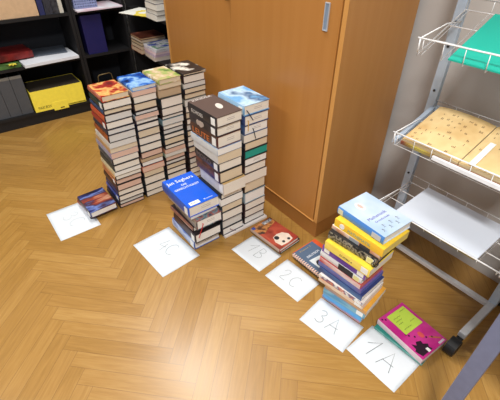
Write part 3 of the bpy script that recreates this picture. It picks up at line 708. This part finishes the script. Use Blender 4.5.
disc(mg, 'cover_label', [(-.044, .098), (-.016, .132), (-.020, .136), (-.048, .102)], .0281, M((180, 110, 60), .5))
for q in ((-.194, .012), (-.186, .022), (-.05, .09), (-.09, .040), (-.075, .055), (-.040, .11), (-.1, .034)): disc(mg, 'cover_spot', ell(q[0], q[1], .004, .0035, 8), .0281, M((50, 20, 44), .4))
n_ = thing('sticky_note', 'yellow-green sticky note with written lines stuck on the magenta textbook', 'note', (-.286, .972, .0432), math.radians(-4))
bm = NB(); G = [[bm.verts.new((-.094+.094*i/6, .098*j/6, .0004+.0030*(i/6.)**2*(j/6.))) for j in range(7)] for i in range(7)]
for i in range(6):
    for j in range(6): bm.faces.new((G[i][j], G[i+1][j], G[i+1][j+1], G[i][j+1]))
q = ob('paper', bm, M((178, 204, 70), .75, var=.03), n_); q.modifiers.new('s', 'SOLIDIFY').thickness = .0003
bm = NB()
for k, (a, b2_) in enumerate(((.06, .092), (.012, .05), (.010, .044), (.012, .034), (.060, .085), (.010, .052))):
    xx = -.082+.013*k
    stroke(bm, [(xx+.0015*math.sin(t*2.1), a+(b2_-a)*t/8) for t in range(9)], .0012, .0034)
ob('handwriting', bm, M((60, 72, 40), .7), n_).modifiers.new('s', 'SOLIDIFY').thickness = .0002
# ------------------------------------------------------------------ wire display rack
RK = M((206, 208, 212), .38, .25); RK_LIT_BLUE = M((176, 190, 206), .4, .3); WIRE = M((232, 232, 232), .35)  # second tone: bluish cast of the light put into posts and tray frame
rk = thing('display_rack', 'white metal display rack with sloping wire trays against the grey wall', 'rack', (-.40, 1.36, 0))
X0, X1 = -.25, .245          # posts, local x
for a in (X0, X1):
    bm = NB(); box(bm, a-.016, a+.016, -.010, .012, .06, 1.75, bev=.002); p_ = ob('post', bm, RK_LIT_BLUE, rk)
    for zz in (.955, 1.032, .80, .60, .44):
        bm = NB(); bmesh.ops.create_cone(bm, cap_ends=True, segments=10, radius1=.0045, radius2=.0045, depth=.004, matrix=Matrix.Translation((a, -.0115, zz)) @ Matrix.Rotation(math.pi/2, 4, 'X'))
        ob('bolt', bm, INK, p_)
    bm = NB(); box(bm, a-.014, a+.014, -.236, .115, .046, .072, bev=.003); f_ = ob('foot', bm, RK, rk)
    for yy in (-.285, .09):
        bm = NB()
        bmesh.ops.create_cone(bm, cap_ends=True, segments=24, radius1=.035, radius2=.035, depth=.036, matrix=Matrix.Translation((a, yy, .0355)) @ Matrix.Rotation(math.pi/2, 4, 'Y'))
        box(bm, a-.012, a+.012, yy+.01, yy+.062, .040, .0455, bev=.002)
        ob('caster', bm, M((22, 22, 24), .5), f_)
bm = NB(); box(bm, X0+.0145, X1-.0145, -.026, -.004, .050, .068, bev=.002); ob('crossbar', bm, RK, rk)
def tray(zf, zr, zb, yf, name_z, frame=False):
    """front floor height zf, front rim zr, back height zb; local y from yf to 0"""
    bm = NB(); L0, L1 = X0+.020, X1+.005; yb = -.014
    yl = yf-.004
    tube(bm, [(L0-.008, yf-.012, zr), (L1+.014, yf-.012, zr+.006)], .0026, 8)            # rim
    for k in range(8):
        x = L0+.012+(L1-L0-.024)*k/7
        tube(bm, [(x, yf-.0118, zr+.001), (x, yf-.006, zf), (x, yb, zb)], .0014, 6)
    tube(bm, [(L0, yb, zb), (L1, yb, zb)], .0020, 6)
    if frame: tube(bm, [(L0, yf-.006, zf-.003), (L1, yf-.006, zf-.003)], .0011, 6)
    for f in (.33, .66): tube(bm, [(L0, yf*(1-f)+yb*f, zf*(1-f)+zb*f-.003), (L1, yf*(1-f)+yb*f, zf*(1-f)+zb*f-.003)], .0019, 6)
    for a in (L0, L1):
        tube(bm, [(a, yf-.012, zr), (a, yf*.45, (zr+zb-.03)/2+.012), (a, yb, zb-.035)], .0020, 6)
        tube(bm, [(a, yf-.012, zr), (a, yf-.008, zf), (a, yb, zb)], .0026, 6)
    # low rail at the back
    tube(bm, [(L0, yb, zb), (L0, yb, zb+.035), (L1, yb, zb+.035), (L1, yb, zb)], .0014, 6)
    for k in range(1, 6): tube(bm, [(L0+(L1-L0)*k/6, yb, zb), (L0+(L1-L0)*k/6, yb, zb+.035)], .0012, 6)
    o = ob('wire_tray', bm, WIRE, rk)
    if frame:
        bm = NB()
        for a in (L0-.004, L1+.004):
            vs = []
            for (yy, zz) in ((yf, zf-.004), (yb, zb-.004)):
                for dx in (-.008, .008):
                    for dz in (0, .012): vs.append(bm.verts.new((a+dx, yy, zz+dz)))
            for q in ((0,1,3,2),(4,6,7,5),(0,4,5,1),(2,3,7,6),(0,2,6,4),(1,5,7,3)): bm.faces.new([vs[i] for i in q])
        box(bm, L0+.005, L1-.005, yb-.0015, yb+.0115, zb-.006, zb+.016, bev=.001)
        ob('tray_frame', bm, RK_LIT_BLUE, o)
tray(.972, 1.020, 1.072, -.225, 1)
tray(.664, .708, .735, -.225, 2, True)
tray(.388, .402, .405, -.225, 3)
def sloped(name, label, cat, x0, x1, yf, zf, yb, zb, th, m, nseg=1, bulge=None):
    bm = NB(); n = 12; cx_, cy_, cz_ = (x0+x1)/2, yf, zf
    top = []; bot = []
    for i in range(n+1):
        x = x0+(x1-x0)*i/n; bz = bulge(i/n) if bulge else 0
        top.append((bm.verts.new((x-cx_, 0, th+bz)), bm.verts.new((x-cx_, yb-yf, zb-zf+th+bz))))
        bot.append((bm.verts.new((x-cx_, 0, 0)), bm.verts.new((x-cx_, yb-yf, zb-zf))))
    for i in range(n):
        bm.faces.new((top[i][0], top[i+1][0], top[i+1][1], top[i][1])); bm.faces.new((bot[i][0], bot[i][1], bot[i+1][1], bot[i+1][0]))
        bm.faces.new((top[i][0], bot[i][0], bot[i+1][0], top[i+1][0])); bm.faces.new((top[i][1], top[i+1][1], bot[i+1][1], bot[i][1]))
    bm.faces.new((top[0][0], top[0][1], bot[0][1], bot[0][0])); bm.faces.new((top[n][0], bot[n][0], bot[n][1], top[n][1]))
    return tag(ob(name, bm, m, None, (cx_, cy_, cz_)), label, cat)
sloped('folder', 'teal green folder lying in the top wire tray of the rack', 'folder', -.535, -.172, 1.133, .977, 1.340, 1.072, .004, M((22, 168, 146), .4, var=.03, scale=4))
# open book on the middle tray
ob_t = thing('open_book', 'open old book with yellowed printed pages in the middle wire tray', 'book', (-.400, 1.131, .6715), 0, None, (math.atan2(.071, .222), 0, 0))
OLD = art([(204, 166, 108), (224, 194, 140), (214, 180, 124)], 9, 2, .8)
bm = NB(); box(bm, -.205, .205, 0, .222, 0, .012); ob('cover', bm, art([(52, 46, 56), (150, 84, 58), (120, 60, 40), (176, 160, 70)], 5, 3.4, .5), ob_t)
def leafblock(xa, xb, hs, prints):
    bm = NB(); n = 10; rows = []
    for i in range(n+1):
        t = i/n; x = xa+(xb-xa)*t; h = .0045+hs*(math.sin(math.pi*min(1, .12+t*.76)))**.7
        rows.append([bm.verts.new((x, .006, .0042)), bm.verts.new((x, .006, h)), bm.verts.new((x, .220, h)), bm.verts.new((x, .220, .0042))])
    for i in range(n):
        for k in range(4): 
            f = bm.faces.new((rows[i][k], rows[i+1][k], rows[i+1][(k+1) % 4], rows[i][(k+1) % 4]))
            if k in (0, 3) : f.material_index = 1
    bm.faces.new(rows[0]).material_index = 1; bm.faces.new(rows[n][::-1]).material_index = 1
    for q in prints: box(bm, *q, mi=2)
    return ob('pages', bm, [OLD, pages_mat((206, 186, 146)), M((110, 80, 48), .8)], ob_t, (0, 0, .008))
random.seed(11)
def marks(xa, hs, y0, dy, nr, skip):
    out = []
    for q in range(nr):
        for c in range(8):
            if random.random() < skip: continue
            x = xa+.018+.022*c+random.uniform(-.005, .005); y = y0+dy*q+random.uniform(-.004, .004)
            t = (x-xa)/.201; h = .0048+hs*(math.sin(math.pi*min(1, .12+t*.76)))**.7
            for k in range(random.choice((1, 2, 2, 3))): out.append((x+k*.0045, x+k*.0045+.0018, y, y+random.uniform(.005, .010), h, h+.0006))
    return out
leafblock(-.203, -.002, .017, marks(-.203, .017, .022, .027, 7, .42)); leafblock(.002, .203, .019, marks(.002, .019, .09, .022, 6, .5))
bm = NB(); box(bm, .028, .046, .010, .13, .0315, .0321); ob('paper_strip', bm, WHITE, ob_t)
slab('paper', 'white loose sheet tucked under the front of the open old book', 'paper', -.48, -.20, 1.1185, 1.1285, .672, .686, M((226, 228, 232), .7), 0)
sloped('booklet', 'mustard booklet under the white board in the lowest wire tray', 'booklet', -.545, -.237, 1.133, .3905, 1.342, .4085, .006, M((176, 158, 66), .5))
sloped('white_board', 'glossy white board lying in the lowest wire tray of the rack', 'board', -.548, -.230, 1.130, .3975, 1.342, .4160, .008, M((212, 219, 230), .25, var=.02, scale=5))
# ------------------------------------------------------------------ table at the right edge
TB = M((112, 121, 152), .4, .1)
tb = thing('table', 'table at the right with a grey-blue square steel leg in view', 'table', (-.043, .75, 0))
for (a, b_) in ((0, 0), (.76, 0), (0, .62), (.76, .62)):
    bm = NB(); box(bm, a-.02, a+.02, b_-.02, b_+.02, .012, .70, bev=.003); l_ = ob('leg', bm, TB, tb)
    bm = NB(); box(bm, a-.021, a+.021, b_-.021, b_+.021, 0, .0118, bev=.002); ob('foot_cap', bm, INK, l_)
bm = NB(); box(bm, -.035, .795, -.035, .655, .7005, .725, bev=.003); ob('tabletop', bm, veneer((176, 150, 110), (190, 166, 126), .4, 0), tb)
# ------------------------------------------------------------------ light and camera
def area(name, loc, sx, sy, power, col=(1, .97, .92), rot=(0, 0, 0)):
    l = D.lights.new(name, 'AREA'); l.shape = 'RECTANGLE'; l.size = sx; l.size_y = sy; l.energy = power; l.color = col
    o = D.objects.new(name, l); COL.objects.link(o); o.location = loc; o.rotation_euler = rot
    return o
area('ceiling_lamp', (-1.95, .75, 2.75), 1.2, .40, 56, (1, .98, .95))
area('ceiling_lamp', (.50, -.38, 2.75), .5, .25, 112, (1, .98, .95))
area('ceiling_lamp', (-1.9, -1.3, 2.75), 1.2, .30, 44, (1, .98, .95))
area('window_light', (.9, -3.0, 1.7), 2.4, 1.5, 26, (.92, .96, 1.0), (math.radians(86), 0, math.radians(20)))
w = D.worlds.new('World'); S.world = w; w.use_nodes = True
bg = w.node_tree.nodes['Background']; bg.inputs['Color'].default_value = (.86, .92, 1.0, 1); bg.inputs['Strength'].default_value = .19

cam = D.cameras.new('camera'); co = D.objects.new('camera', cam); COL.objects.link(co)
cam.sensor_fit = 'HORIZONTAL'; cam.sensor_width = 36; cam.lens = 374.71/500*36; cam.clip_start = .02
r_ = Vector((.609, .793, .0043)); u_ = Vector((-.487, .370, .7926)); 
PI_, RO, PS = .655762, .0054443, -.91596
e_ = Vector((math.cos(PS), math.sin(PS), 0)); n_ = Vector((-e_.y, e_.x, 0))
def tow(v): return Vector((v.dot(e_), v.dot(n_), v.z))
right = Vector((1, 0, 0)); up = Vector((0, math.sin(PI_), math.cos(PI_))); fwd = Vector((0, math.cos(PI_), -math.sin(PI_)))
R_ = tow(right*math.cos(RO)+up*math.sin(RO)); U_ = tow(-right*math.sin(RO)+up*math.cos(RO)); B_ = tow(-fwd)
co.matrix_world = Matrix(((R_.x, U_.x, B_.x, 0), (R_.y, U_.y, B_.y, 0), (R_.z, U_.z, B_.z, 1.19703756*1.1), (0, 0, 0, 1)))
S.camera = co
S.view_settings.view_transform = 'Standard'; S.view_settings.look = 'None'; S.view_settings.gamma = 1
S.view_settings.exposure = -0.24
try: S.view_settings.use_curve_mapping = False
except Exception: pass
